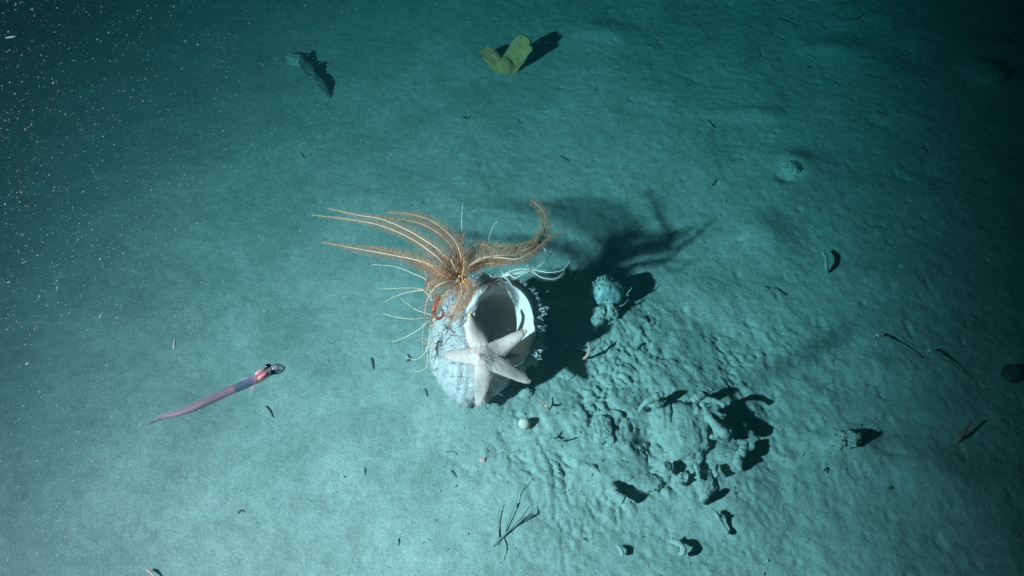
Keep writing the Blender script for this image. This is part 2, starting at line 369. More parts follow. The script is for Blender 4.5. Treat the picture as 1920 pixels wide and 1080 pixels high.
# ------------------------------------------------------------ sea star on the front of the sponge
def make_star():
    c0 = (911, 670)
    arms = [((881, 590), .216, 13), ((985, 621), .172, 14), ((993, 716), .108, 13), ((897, 761), .050, 13), ((833, 665), .140, 13)]
    hc = .150; ctr = P(*c0, hc)
    root = empty('sea_star', ctr); tag(root, 'pale pink sea star with five tapering arms sprawled over the front of the white sponge', 'sea star')
    def hp(px, py):
        ws = [(1 / ((px - c0[0]) ** 2 + (py - c0[1]) ** 2 + 300), hc)] + [(1 / ((px - a[0][0]) ** 2 + (py - a[0][1]) ** 2 + 60) ** 1.0, a[1]) for a in arms]
        return sum(w_ * h for w_, h in ws) / sum(w_ for w_, h in ws)
    # outline in local (pixel) plane
    ang = [math.atan2(a[0][1] - c0[1], a[0][0] - c0[0]) for a in arms]; L = [math.hypot(a[0][0] - c0[0], a[0][1] - c0[1]) for a in arms]
    order = sorted(range(5), key=lambda k: ang[k]); out = []; W = 15.5
    def wd(s): return (W * (1 - s) ** .8 + 5.2) * (1 if s < .93 else max(0, 1 - ((s - .93) / .07) ** 2) ** .5)
    for n_, k in enumerate(order):
        kn = order[(n_ + 1) % 5]; da = (ang[kn] - ang[k]) % (2 * math.pi)
        for side in (-1, 1):
            ss = np.linspace(.20, 1, 26) if side < 0 else np.linspace(1, .20, 26)[1:]
            for s in ss:
                w_ = wd(s) * (1.0 if s > .3 else .9)
                # closer arms share a rounded crotch
                x = c0[0] + math.cos(ang[k]) * L[k] * s - math.sin(ang[k]) * w_ * side
                y = c0[1] + math.sin(ang[k]) * L[k] * s + math.cos(ang[k]) * w_ * side
                out.append((x, y))
    out = [o for o in out]
    # sort by polar angle to keep the outline simple near the centre
    pol = sorted(((math.atan2(y - c0[1], x - c0[0]), x, y) for x, y in out))
    NA = 360; pa = np.array([p_[0] for p_ in pol]); prr = np.array([math.hypot(p_[1] - c0[0], p_[2] - c0[1]) for p_ in pol])
    NA = 480; verts = []; NR = 26
    def R(th):
        best = 21.0
        for k in range(5):
            d = th - ang[k]; ca, sa = math.cos(d), abs(math.sin(d))
            if ca <= 0: continue
            lo, hi = 0, L[k]
            f = lambda r: r * sa - wd(min(1, r * ca / L[k]))
            hi = L[k] / ca if ca > .2 else 60
            if f(21.) > 0: continue
            lo = 21.
            for _ in range(28):
                mdl = (lo + hi) / 2
                if mdl * ca / L[k] < 1 and f(mdl) < 0: lo = mdl
                else: hi = mdl
            best = max(best, lo)
        return best
    # angles packed toward arm tips
    ths = []
    for n_, k in enumerate(order):
        a0 = ang[k]; a1 = ang[order[(n_ + 1) % 5]]; a1 = a1 if a1 > a0 else a1 + 2 * math.pi
        for i in range(96):
            t = i / 96; s = t * 2 if t < .5 else (1 - t) * 2; e = .5 * s ** 2.2; tt = e if t < .5 else 1 - e
            ths.append(a0 + (a1 - a0) * tt)
    NA = len(ths); Rs = [R(t) for t in ths]
    Rs = [(Rs[i - 1] + 2 * Rs[i] + Rs[(i + 1) % NA]) / 4 for i in range(NA)]
    def thick(x, y):
        z = 0; dx, dy = x - c0[0], y - c0[1]; acc = 0
        for k in range(5):
            a = dx * math.cos(ang[k]) + dy * math.sin(ang[k]); b = -dx * math.sin(ang[k]) + dy * math.cos(ang[k])
            w_ = wd(min(max(a / L[k], 0), 1)) if a > -14 else 0
            if w_ > 0: acc += (max(0, 1 - (b / w_) ** 2) ** .5 * w_ * .75 * (1 if a > 0 else max(0, 1 + a / 14))) ** 2.2
        z = acc ** (1 / 2.2) * .8
        z = max(z, 0); dd = math.hypot(dx, dy)
        z += 6 * math.exp(-((dx - 11) ** 2 + (dy + 18) ** 2) / 160.)   # swollen disc with a hump
        return z
    nrm = (Vector((-.35, -.45, .75))).normalized()
    mb = MB(); top = []; bot = []
    for r_ in range(NR + 1):
        f = (r_ / NR) ** .8
        for i in range(NA):
            x = c0[0] + math.cos(ths[i]) * Rs[i] * f; y = c0[1] + math.sin(ths[i]) * Rs[i] * f
            p = P(x, y, hp(x, y)); z = thick(x, y) * .00112 if r_ < NR else 0
            if r_ == NR: z = 0
            z *= 1 + .16 * n3(p, 150, 2) + .16 * n3(p, 420, 4)
            top.append(p + nrm * z); bot.append(p - nrm * (.003 * (1 - f ** 6)))
    mb.add(top, [(a * NA + b, (a + 1) * NA + b, (a + 1) * NA + (b + 1) % NA, a * NA + (b + 1) % NA) for a in range(NR) for b in range(NA)])
    mb.add(bot, [(a * NA + b, a * NA + (b + 1) % NA, (a + 1) * NA + (b + 1) % NA, (a + 1) * NA + b) for a in range(NR) for b in range(NA)])
    mb.build('body', 'star', root)
    # marginal spines and tube-foot tips
    mb = MB()
    for i in range(0, NA):
        if Rs[i] < 26 or rng.random() < .25: continue
        x = c0[0] + math.cos(ths[i]) * Rs[i]; y = c0[1] + math.sin(ths[i]) * Rs[i]; p = P(x, y, hp(x, y)) + nrm * .001
        d = (P(x + (x - c0[0]) * .1, y + (y - c0[1]) * .1, hp(x, y)) - p).normalized() * .6 + Vector(rng.normal(0, .5, 3))
        d = d.normalized() * .0028; mb.tube([p, p + d], [.0006, .0003], 3, False)
    mb.build('margin_spines', 'star', root)
    for a in arms[:2]:
        mb = MB(); p = P(*a[0], a[1]); blob(mb, p, (.004, .004, .003), 3, .3, 1.5, 8, 6); mb.build('arm_tip', 'star_tip', root)
make_star()

# ------------------------------------------------------------ feather stars
def feather_arm(root, ctrl, r0, r1, pl, m_arm, m_pin, step=.0011, both=1.0, lean=.40, taper=.12, name='arm', curl=.0, n=70, pr=.00062, side=None, nrm=None):
    pts = spline([P(*c) if not isinstance(c, Vector) else c for c in ctrl], n)
    Ln = sum((pts[i + 1] - pts[i]).length for i in range(n - 1))
    mb = MB(); mb.tube(pts, [(r0 * (1 + 1.3 * math.exp(-i / n * 14)) + (r1 - r0) * (i / (n - 1)) ** .8) * (1 + .18 * (i % 2)) for i in range(n)], 6)
    arm = mb.build(name, m_arm, root)
    if pl <= 0: return arm
    mb = MB(); d = 0; k = 0; nn = nrm or Vector((0, -.62, .78))
    for i in range(n - 1):
        seg = (pts[i + 1] - pts[i]); l = seg.length
        while d < l:
            p = pts[i] + seg * (d / l); t = seg.normalized(); s = (i + d / l) / (n - 1); d += step * rng.uniform(.8, 1.2); k += 1
            if s < .03: continue
            sd = t.cross(nn).normalized() * (1 if k % 2 else -1)
            if side and (k % 2 == 0): sd = -sd if rng.random() < .75 else sd
            if side and side < 0: sd = -sd if False else sd
            L_ = pl * (min(1, s * 6 + .4)) * (1 - (1 - taper) * s ** 1.5) * rng.uniform(.8, 1.1)
            dr = (sd * (1 - lean * .4) + t * lean + nn * rng.normal(.15, .28)).normalized(); q = p; pp = [q]
            for m in range(3):
                q = q + dr * L_ / 3; dr = (dr + t * (.12 + curl) + Vector(rng.normal(0, .06, 3))).normalized(); pp.append(q)
            mb.tube(pp, [pr, pr * .9, pr * .75, pr * .4], 3, False)
        d -= l
    mb.build('pinnules', m_pin, arm); return arm

def big_feather_star():
    ctr = P(864, 520, .236); root = empty('feather_star', ctr)
    tag(root, 'large orange-brown feather star with long arms perched on top of the white sponge', 'feather star')
    A = lambda c, **k: feather_arm(root, c, **k)
    o = dict(r0=.0017, r1=.0003, m_arm='arm_yellow', m_pin='pin_orange')
    A([(860, 520, .24), (838, 500, .262), (815, 478, .275), (770, 447, .28), (710, 422, .275), (650, 411, .265), (585, 403, .255)], pl=.018, **o)
    A([(858, 514, .24), (835, 480, .27), (808, 458, .285), (765, 432, .29), (715, 411, .285), (670, 403, .275), (614, 391, .265)], pl=.020, **o)
    o2 = dict(r0=.0018, r1=.0003, m_arm='arm_brown', m_pin='pin_brown')
    A([(868, 508, .24), (862, 470, .275), (845, 442, .29), (810, 415, .30), (770, 402, .295), (725, 398, .29)], pl=.024, **o2)
    A([(866, 508, .24), (850, 468, .265), (828, 442, .28), (790, 420, .285), (740, 410, .28), (690, 404, .275)], pl=.018, **o2)
    A([(855, 522, .24), (825, 505, .25), (790, 490, .255), (745, 480, .25), (690, 470, .24), (640, 461, .23), (603, 454, .225)], pl=.026, **dict(o, r0=.0016))
    A([(852, 525, .24), (815, 512, .245), (780, 488, .25), (735, 472, .25), (690, 462, .245)], pl=.024, **o2)
    # right arms
    A([(868, 518, .24), (888, 493, .258), (930, 483, .262), (970, 485, .262), (1003, 468, .262), (1026, 448, .262), (1056, 431, .258)], pl=.022, side=1, **dict(o, r0=.0020))
    A([(870, 512, .24), (895, 488, .25), (935, 479, .26), (980, 476, .245), (1008, 460, .225), (1021, 430, .205), (1019, 398, .20), (996, 375, .205)], pl=.026, taper=.45, **dict(o, r0=.0020, r1=.0004))
    A([(872, 510, .235), (900, 484, .245), (950, 474, .25), (990, 466, .255), (1010, 445, .26)], pl=.024, **o2)
    A([(870, 505, .235), (885, 475, .25), (915, 462, .255), (960, 462, .255), (1000, 452, .255)], pl=.022, **o2)
    # arms behind
    A([(866, 505, .235), (872, 478, .25), (888, 462, .26), (905, 458, .262), (925, 468, .26)], pl=.024, **o2)
    A([(864, 505, .235), (860, 470, .262), (862, 450, .28), (872, 436, .29)], pl=.022, **o2)
    A([(860, 526, .25), (846, 540, .252), (828, 560, .24), (818, 585, .22)], pl=.022, **dict(o, m_arm='arm_orange'), n=50, step=.001)
    A([(858, 520, .245), (836, 520, .26), (812, 528, .262), (795, 548, .25)], pl=.022, **dict(o, m_arm='arm_orange'), n=50, step=.001)
    A([(862, 512, .24), (846, 496, .26), (826, 480, .27), (800, 470, .27)], pl=.024, **dict(o, m_arm='arm_orange'), n=50, step=.001)
    A([(874, 514, .24), (896, 498, .255), (922, 494, .26), (950, 497, .255)], pl=.020, **dict(o, m_arm='arm_orange'), n=50, step=.001)
    # front arms, folded down over the sponge
    A([(866, 525, .245), (878, 540, .25), (872, 560, .238), (855, 590, .215), (838, 612, .19)], pl=.021, **dict(o, r0=.0022, m_arm='arm_orange'), n=60, step=.0009)
    A([(862, 525, .245), (866, 548, .25), (852, 578, .225), (830, 605, .20)], pl=.020, **dict(o, m_arm='arm_orange'), n=60, step=.0009)
    A([(872, 524, .245), (888, 536, .25), (886, 556, .24), (872, 580, .22)], pl=.014, **dict(o, m_arm='arm_orange'), n=50, step=.0014)
    A([(858, 522, .25), (842, 510, .28), (828, 496, .31)], pl=.026, **dict(o, m_arm='arm_orange'), n=40)
    A([(866, 520, .25), (870, 500, .28), (868, 482, .30)], pl=.022, **dict(o, m_arm='arm_orange'), n=40)
    A([(856, 522, .25), (832, 516, .27), (806, 500, .285), (790, 484, .29)], pl=.024, **dict(o, m_arm='arm_orange'), n=40)
    A([(858, 526, .25), (838, 528, .262), (815, 540, .26), (800, 565, .245), (796, 592, .23)], pl=.024, **dict(o, m_arm='straw_arm', m_pin='straw_pin'), n=50, step=.0018)
    A([(862, 518, .255), (852, 500, .272), (845, 486, .285)], pl=.012, **dict(o, r0=.002, r1=.001), n=30, step=.0016)
    A([(860, 524, .25), (846, 516, .265), (830, 508, .275), (812, 502, .285)], pl=.013, **o, n=30, step=.0014)
    mb = MB(); blob(mb, ctr + Vector((0, 0, .010)), (.014, .013, .012), 4, .2, 1.4); mb.build('calyx', 'calyx', root)
    for k in range(13):
        a = 2 * math.pi * k / 13 + rng.uniform(-.2, .2); L = rng.uniform(.018, .034); d = Vector((math.cos(a), math.sin(a), .1))
        s = spline([ctr, ctr + d * L * .5 + Vector((0, 0, .006)), ctr + d * L + Vector((0, 0, -.012))], 12)
        mb = MB(); mb.tube(s, [.0011 - .0006 * i / 11 for i in range(12)], 5); mb.build('cirrus', 'arm_yellow', root)
big_feather_star()

def pale_feather_star():
    ctr = P(946, 516, .215); root = empty('feather_star', ctr)
    tag(root, 'small white feather star with thin curled arms behind the top of the sponge mouth', 'feather star')
    o = dict(r0=.0011, r1=.0005, m_arm='pale_arm', m_pin='pale_pin', pr=.0005)
    for c in [[(948, 516, .215), (955, 514, .22), (965, 521, .225), (980, 514, .23), (988, 504, .232), (990, 495, .23)],
              [(947, 515, .215), (972, 513, .22), (1000, 508, .225), (1018, 490, .23), (1023, 472, .235), (1018, 463, .237)],
              [(946, 514, .215), (970, 505, .222), (1000, 506, .225), (1030, 511, .228), (1056, 505, .23), (1069, 488, .232)],
              [(948, 517, .215), (990, 508, .22), (1015, 520, .215), (1040, 523, .212), (1055, 514, .212), (1058, 505, .214)],
              [(946, 514, .215), (990, 510, .215), (1015, 497, .222), (1030, 480, .225), (1033, 466, .228)]]:
        feather_arm(root, c, pl=.010, step=.0025, **o)
    for c in [[(946, 516, .215), (925, 520, .22), (915, 512, .222)], [(946, 516, .215), (938, 505, .225), (940, 495, .228)],
              [(944, 518, .215), (955, 528, .215), (962, 540, .205)], [(944, 518, .215), (930, 528, .213), (926, 540, .205)]]:
        feather_arm(root, c, pl=.006, step=.0025, **o, n=24)
    mb = MB(); blob(mb, ctr, (.004, .004, .003), 6, .2, 1.4, 12, 8); mb.build('calyx', 'pale_arm', root)
pale_feather_star()

def straw_feather_star():
    ctr = P(816, 597, .175); root = empty('feather_star', ctr)
    tag(root, 'thin straw-coloured feather star with wispy arms trailing left from the side of the sponge', 'feather star')
    o = dict(r0=.0010, r1=.0004, m_arm='straw_arm', m_pin='straw_pin', pr=.0004, step=.0028)
    arms = [[(816, 597, .175), (800, 596, .185), (770, 598, .19), (740, 594, .19), (718, 588, .185)],
            [(814, 598, .175), (800, 604, .18), (785, 618, .17), (760, 632, .15), (735, 641, .13)],
            [(812, 600, .175), (797, 608, .17), (792, 635, .14), (793, 662, .10)],
            [(812, 602, .17), (806, 618, .16), (811, 640, .13), (812, 655, .11)],
            [(810, 560, .19), (800, 527, .21), (775, 513, .215), (740, 500, .21), (698, 496, .205)],
            [(812, 565, .19), (792, 543, .20), (760, 540, .205), (712, 542, .20)],
            [(795, 543, .2), (765, 548, .2), (740, 556, .195), (722, 566, .19)],
            [(808, 590, .18), (792, 585, .185), (775, 578, .185), (752, 560, .18)],
            [(806, 640, .12), (796, 662, .11), (780, 674, .10), (760, 670, .09)],
            [(800, 650, .11), (802, 672, .10), (798, 690, .09), (782, 697, .085), (775, 690, .08)],
            [(812, 640, .12), (810, 662, .10), (805, 680, .08)], [(800, 548, .2), (804, 532, .21), (795, 505, .22)],
            [(812, 600, .175), (820, 615, .17), (814, 640, .14), (806, 668, .11)]]
    for k, c in enumerate(arms): feather_arm(root, c, pl=.008 if k < 10 else .004, n=40, **o)
    mb = MB(); blob(mb, ctr, (.005, .005, .005), 8, .3, 1.4, 12, 8); mb.build('calyx', 'arm_yellow', root)
    # small bristly tufts where the arms root on the sponge
    for (px, py, h) in [(835, 560, .20), (822, 625, .15), (812, 650, .12)]:
        feather_arm(root, [(px, py, h), (px - 14, py - 14, h + .015), (px - 30, py - 12, h + .02)], pl=.012, n=24, **dict(o, step=.0014))
straw_feather_star()

# thin upright antenna-like arms behind the big star
for c, lb in [([(872, 455, .25), (866, 430, .29), (866, 405, .32), (868, 383, .34)], 'pale hair-thin upright hydroid stalk rising behind the orange feather star'),
              ([(918, 470, .22), (917, 448, .25), (922, 430, .27), (932, 414, .28)], 'pale curved hydroid stalk right of the centre, above the s-shaped arm')]:
    pts = spline([P(*q) for q in c], 24); root = empty('hydroid', pts[0]); tag(root, lb, 'hydroid', 'hydroid stalks around the sponge')
    mb = MB(); mb.tube(pts, [.0007 - .0004 * i / 23 for i in range(24)], 5); st = mb.build('stalk', 'pale_arm', root)
    mb = MB()
    for i in range(4, 24, 2):
        d = Vector(rng.normal(0, 1, 3)).normalized() * .003; mb.tube([pts[i], pts[i] + d], [.00025, .0001], 3, False)
    mb.build('polyps', 'pale_pin', root)

# ------------------------------------------------------------ squat lobster
def squat_lobster():
    c = P(818, 570, .215); root = empty('squat_lobster', c); tag(root, 'small red squat lobster clinging to the left shoulder of the sponge beneath the orange arms', 'squat lobster')
    mb = MB(); pts = spline([P(812, 590, .21), P(815, 576, .218), P(822, 563, .222), P(824, 555, .22)], 10)
    mb.tube(pts, [.0015, .003, .0042, .0046, .005, .005, .0048, .0042, .003, .0015], 10); mb.build('carapace', 'red', root)
    mb = MB(); pts = spline([P(812, 590, .21), P(822, 598, .205), P(831, 590, .205), P(829, 580, .21)], 12)
    mb.tube(pts, [.0030 * (1 + .2 * (i % 2)) * (1 - .4 * i / 11) for i in range(12)], 8); mb.build('tail', 'red', root)
    for q in [[(824, 558, .22), (815, 545, .228), (808, 530, .23), (825, 537, .235), (835, 525, .238)], [(818, 556, .22), (802, 548, .222), (798, 535, .225), (805, 520, .228)]]:
        p = spline([P(*a) for a in q], 16); mb = MB(); mb.tube(p, [.0012 + (.0016 if i > 11 else 0) for i in range(15)] + [.0006], 6); mb.build('claw', 'red', root)
    for q in [[(812, 566), (800, 560), (796, 575), (792, 590)], [(812, 572), (802, 570), (798, 585), (797, 604)], [(815, 582), (806, 588), (803, 600)],
              [(828, 560), (838, 556), (842, 568), (838, 580)], [(828, 570), (838, 575), (840, 590)], [(824, 580), (834, 588), (836, 600)]]:
        p = spline([P(a, b, .218 - .002 * i) for i, (a, b) in enumerate(q)], 12); mb = MB(); mb.tube(p, [.0009 - .0005 * i / 11 for i in range(12)], 5); mb.build('leg', 'red', root)
    for q in [(825, 552), (819, 551)]:
        mb = MB(); blob(mb, P(*q, .224), (.0012, .0012, .0012), 1, 0, 1, 8, 6); mb.build('eye', 'eye', root)
squat_lobster()

# ------------------------------------------------------------ fish
def fish():
    H0 = .60
    ctl = [(532, 690), (520, 691), (506, 697), (491, 706), (468, 717), (441, 729), (406, 745), (368, 763), (332, 776), (302, 784), (276, 796)]
    wid = [4, 8.2, 8, 9, 8.2, 7.8, 7.4, 6.6, 5.2, 3.6, 1.1]
    pts = spline([P(x, y, H0) for x, y in ctl], 80); ppx = .00062
    ws = [lerp_list(wid, i / 79) * ppx for i in range(80)]
    root = empty('deep_sea_fish', pts[25]); tag(root, 'slender translucent pinkish fish with clear snout and dark gut gliding above the silt', 'fish')
    def loft(i0, i1, sc, name, m, off=Vector((0, 0, 0)), vs=1.15):
        mb = MB(); V = []; n = 20
        for i in range(i0, i1):
            t = (pts[min(i + 1, 79)] - pts[max(i - 1, 0)]).normalized(); sd = t.cross(Vector((0, 0, 1))).normalized(); u = sd.cross(t)
            e = 1
            if sc < 1: e = math.sin(math.pi * (i - i0 + .6) / (i1 - i0 + .2)) ** .5
            for j in range(n):
                a = 2 * math.pi * j / n; V.append(pts[i] + off + (sd * math.cos(a) * ws[i] + u * math.sin(a) * ws[i] * vs) * sc * e)
        k = i1 - i0; mb.add(V, [(i * n + j, i * n + (j + 1) % n, (i + 1) * n + (j + 1) % n, (i + 1) * n + j) for i in range(k - 1) for j in range(n)] + [tuple(range(n))[::-1], tuple((k - 1) * n + j for j in range(n))])
        return mb.build(name, m, root)
    loft(13, 80, 1, 'body', fish_skin(pts[4], pts[-1])); loft(0, 14, 1.001, 'head', 'fish_head')
    for s in (-1, 1):
        i = 23; t = (pts[i + 1] - pts[i]).normalized(); sd = t.cross(Vector((0, 0, 1))).normalized() * s
        mb = MB(); blob(mb, pts[i] + sd * .0038 + Vector((0, 0, .0045)), (.0075, .0026, .0030), 3, .15, 1.2, 16, 10, math.atan2(t.y, t.x)); mb.build('gill', 'fish_gill', root)
        i = 15; mb = MB(); blob(mb, pts[i] + sd * .0058 + Vector((0, 0, .004)), (.0042, .0032, .0032), 2, .05, 1.2, 14, 10, math.atan2(t.y, t.x)); e = mb.build('eye', 'eye', root)
        # pectoral fin: thin rayed fan
        base = pts[28] + sd * ws[28] * .9; mb = MB(); V = []; n = 9
        for L in (0, .5, 1):
            for j in range(n):
                a = -.5 + j / (n - 1) * .9; d = (t * math.cos(a) + sd * math.sin(a + .45)); V.append(base + d * .013 * L + Vector((0, 0, -.002 * L + .0006 * (j % 2))))
        f = [(r * n + j, r * n + j + 1, (r + 1) * n + j + 1, (r + 1) * n + j) for r in range(2) for j in range(n - 1)]
        nv = len(V); V += [v + Vector((0, 0, -.0005)) for v in V]; f += [tuple(q + nv for q in reversed(g)) for g in f]
        mb.add(V, f); mb.build('pectoral_fin', 'fish_fin', root)
    # jaw outline and tail fin ridge
    mb = MB(); V = spline([pts[15] + Vector((0, .006, .002)), pts[8] + Vector((0, .006, .001)), pts[1] + Vector((.001, .002, 0)), pts[0] + Vector((.001, -.001, 0)), pts[5] + Vector((.002, -.0065, 0)), pts[12] + Vector((0, -.0075, .001))], 24)
    mb.tube(V, [.0007] * 24, 5); mb.build('jaw', 'flake', root)
    mb = MB(); n = 40; V = []
    for i in range(n):
        p = pts[36 + i]; hh = .006 * math.sin(math.pi * (i + .5) / n) ** .5; V += [p + Vector((0, 0, ws[36 + i] * .9)), p + Vector((0, .001, ws[36 + i] + hh)), p + Vector((0, -.0006, ws[36 + i] + hh)), p + Vector((0, -.0012, ws[36 + i] * .9))]
    mb.add(V, [(4 * i + a, 4 * i + 4 + a, 4 * i + 5 + a, 4 * i + 1 + a) for i in range(n - 1) for a in range(3)]); mb.build('dorsal_fin', 'fish_fin', root)
fish()

# ------------------------------------------------------------ yellow sponge with two lobes
def lobe(mb, base, tip, w0, w1, th, seed, cup=.4, nu=18, nv=22, notch=.0):
    base = Vector(base); tip = Vector(tip); ax = (tip - base); L = ax.length; t = ax / L
    sd = Vector((1, 0, 0)) - t * t.x; sd = (t.cross(Vector((0, -.5, .85)))).normalized(); nm = sd.cross(t).normalized()
    V = []
    for face in (1, -1):
        for i in range(nv):
            s = i / (nv - 1); w_ = w0 + (w1 - w0) * math.sin(min(1, s * 1.25) * math.pi / 2) ** 1.1; 
            for j in range(nu):
                a = j / (nu - 1) * 2 - 1
                rag = 1 + .10 * n3((a * 2, s * 3, seed), 1.5, seed) * 2
                Ls = L * s * (1 - .16 * a * a * s - notch * s * max(0, 1 - abs(a) * 3)) * rag
                p = base + t * Ls + sd * a * w_ * rag + nm * (cup * w_ * (a * a) + .006 * n3((a * 3, s * 3, 1), 1, seed + 5)) * s
                e = th * max(.15, (1 - a ** 6)) * (1 - .5 * s)
                V.append(p + nm * face * e)
    n = nu * nv; Fc = []
    for i in range(nv - 1):
        for j in range(nu - 1):
            q = (i * nu + j, i * nu + j + 1, (i + 1) * nu + j + 1, (i + 1) * nu + j); Fc.append(q[::-1]); Fc.append(tuple(k + n for k in q))
    for i in range(nv - 1):
        Fc.append((i * nu, (i + 1) * nu, (i + 1) * nu + n, i * nu + n)); Fc.append((i * nu + nu - 1, i * nu + nu - 1 + n, (i + 1) * nu + nu - 1 + n, (i + 1) * nu + nu - 1))
    for j in range(nu - 1):
        k = (nv - 1) * nu + j; Fc.append((k, k + 1, k + 1 + n, k + n)); Fc.append((j, j + n, j + 1 + n, j + 1))
    mb.add(V, Fc)
def yellow_sponge():
    b = G(950, 132); root = empty('yellow_sponge', b); tag(root, 'dull yellow fan-shaped sponge with two upright lobes standing alone on the far silt', 'sponge')
    mb = MB(); lobe(mb, b + Vector((-.004, 0, -.004)), P(990, 72, .080), .028, .030, .013, 3, .2); mb.build('lobe', 'yellow', root)
    mb = MB(); lobe(mb, b + Vector((-.008, 0, -.004)), P(904, 90, .045), .022, .022, .011, 9, .2); mb.build('lobe', 'yellow', root)
    mb = MB(); blob(mb, b + Vector((0, 0, .010)), (.030, .022, .030), 5, .3); mb.build('holdfast', 'yellow', root)
yellow_sponge()

# ------------------------------------------------------------ domed see-through sea squirt on the mound
def squirt():
    g = G(1137, 560); c = P(1136, 550, g.z + .022); root = empty('sea_squirt', g); tag(root, 'grey glassy domed sea squirt with mottled skin on top of the silt mound', 'sea squirt')
    mb = MB(); blob(mb, c, (.037, .034, .038), 12, .20, 1.1, 60, 40, 0, .015); b = mb.build('body', 'jelly', root)
    mb = MB()
    for k in range(34):
        a = rng.uniform(1.6, 4.9); e = rng.uniform(.2, 1.3); d = Vector((math.cos(a) * math.cos(e), math.sin(a) * math.cos(e), math.sin(e)))
        p = c + Vector((d.x * .038, d.y * .034, d.z * .038)); s = rng.uniform(.001, .0028); blob(mb, p, (s, s, s * .6), k, .5, 1.5, 8, 6)
    mb.build('encrusting_silt', 'silt_rock', root)
    mb = MB()
    for (x, y, r) in [(1128, 592, .020), (1143, 588, .020), (1112, 590, .016), (1136, 574, .016), (1150, 578, .014), (1104, 574, .014), (1120, 604, .014)]:
        p = G(x, y, .004); blob(mb, p, (r, r * .8, r * .9), int(x), .5, 1.6, 40, 26, 0, .12)
    mb.build('root_clump', 'silt_rock', root)
    for q in [[(1165, 562, .022), (1175, 552, .028), (1186, 538, .034)], [(1150, 575, .02), (1168, 572, .022), (1180, 560, .02)]]:
        p = spline([P(a, b, g.z + h) for a, b, h in q], 12); mb = MB(); mb.tube(p, [.0022 - .0012 * i / 11 for i in range(12)], 6); mb.build('spine', 'silt_rock', root)
squirt()

# ------------------------------------------------------------ rubble, sticks and small things
def tubes(name, m, label, cat, polys, group=None, n=34, sides=14, rough=.5, seed=0, parts=None):
    "polys: list of (list of Vectors, list of radii)"
    first = polys[0][0][0]; root = empty(name, first); tag(root, label, cat, group)
    for k, (p, r) in enumerate(polys):
        pts = spline(p, n); mb = MB()
        rs = [lerp_list(r, i / (n - 1)) * (1 + rough * 2 * n3(pts[i], 110, seed + k) + rough * n3(pts[i], 330, seed + k)) for i in range(n)]
        rs[-1] *= .55
        mb.tube(pts, rs, sides); mb.build('stem' if k == 0 else 'branch', m, root)
    return root
def cast(poly, hs): return [SC(x, y, h) for (x, y), h in zip(poly, hs)]
RG = 'silt-covered dead coral rubble on the mound'
# big fork whose shadow lies as a black patch on the right
tubes('dead_coral', 'silt_rock', 'thick silt-covered coral stump with stubby arms throwing the biggest black shadow', 'dead coral', [
    (cast([(1372, 800), (1375, 775), (1400, 780), (1425, 800), (1438, 815)], [.008, .04, .06, .065, .06]), [.007, .007, .008, .010, .010]),
    (cast([(1392, 775), (1392, 752), (1415, 745), (1436, 750), (1447, 757)], [.055, .065, .072, .075, .075]), [.006, .006, .005, .005, .004]),
    (cast([(1385, 772), (1372, 768), (1362, 766)], [.05, .052, .050]), [.005, .009, .008]),
    (cast([(1390, 790), (1392, 812), (1375, 818), (1400, 820)], [.05, .04, .035, .03]), [.005, .006, .005, .004])], RG, sides=14, seed=3)
tubes('dead_coral', 'silt_rock', 'blunt pale coral finger left of the black patch, oval shadow above it', 'dead coral',
      [(cast([(1318, 757), (1335, 748), (1352, 740), (1366, 732)], [.012, .028, .034, .036]), [.006, .008, .0085, .008]),
       (cast([(1330, 752), (1328, 744)], [.022, .03]), [.004, .003])], RG, seed=5)
tubes('dead_coral', 'silt_rock', 'long thin coral spike over the dark hollow, casting a leaf-shaped shadow', 'dead coral',
      [(cast([(1212, 772), (1240, 757), (1262, 745), (1284, 735)], [.012, .03, .034, .034]), [.004, .005, .0075, .006]),
       (cast([(1240, 757), (1258, 759), (1276, 754)], [.025, .028, .028]), [.004, .006, .004])], RG, seed=7)
tubes('dead_coral', 'silt_rock', 'knobbly crooked coral piece below the big stump with a broken zigzag shadow', 'dead coral',
      [(cast([(1432, 828), (1428, 845), (1410, 852), (1408, 868), (1402, 882)], [.03, .03, .022, .02, .01]), [.006, .010, .006, .009, .006])], RG, seed=9)
tubes('dead_coral', 'silt_rock', 'low silt-covered coral branch at the lower left foot of the mound', 'dead coral',
      [(cast([(1155, 905), (1170, 915), (1185, 925), (1205, 937)], [.006, .018, .026, .028]), [.005, .007, .010, .009])], RG, seed=11)
tubes('dead_coral', 'silt_rock', 'short coral stub low on the right of the mound, its shadow slanting up right', 'dead coral',
      [(cast([(1326, 944), (1340, 932), (1352, 926), (1362, 918)], [.006, .018, .022, .022]), [.004, .006, .007, .004])], RG, seed=13)
tubes('dead_coral', 'silt_rock', 'hook-shaped coral fragment near the bottom edge right of centre', 'dead coral',
      [(cast([(1274, 1014), (1292, 1016), (1306, 1022), (1306, 1034), (1292, 1040)], [.014, .02, .022, .02, .016]), [.004, .006, .006, .005, .003]),
       (cast([(1282, 1015), (1284, 1006)], [.016, .02]), [.003, .002])], RG, seed=15)
tubes('dead_coral', 'silt_rock', 'small three-armed coral chip with a star-shaped shadow in the middle of the rubble', 'dead coral',
      [(cast([(1290, 908), (1298, 898), (1310, 884)], [.006, .02, .026]), [.004, .006, .004]), (cast([(1298, 898), (1288, 884)], [.02, .026]), [.004, .003]),
       (cast([(1298, 898), (1312, 900)], [.02, .02]), [.004, .003])], RG, seed=17)
tubes('dead_coral', 'silt_rock', 'rounded coral knob with a round black shadow, just below the pale boulder', 'dead coral',
      [(cast([(1268, 884), (1275, 878), (1282, 872)], [.008, .022, .024]), [.008, .010, .008])], RG, seed=19)
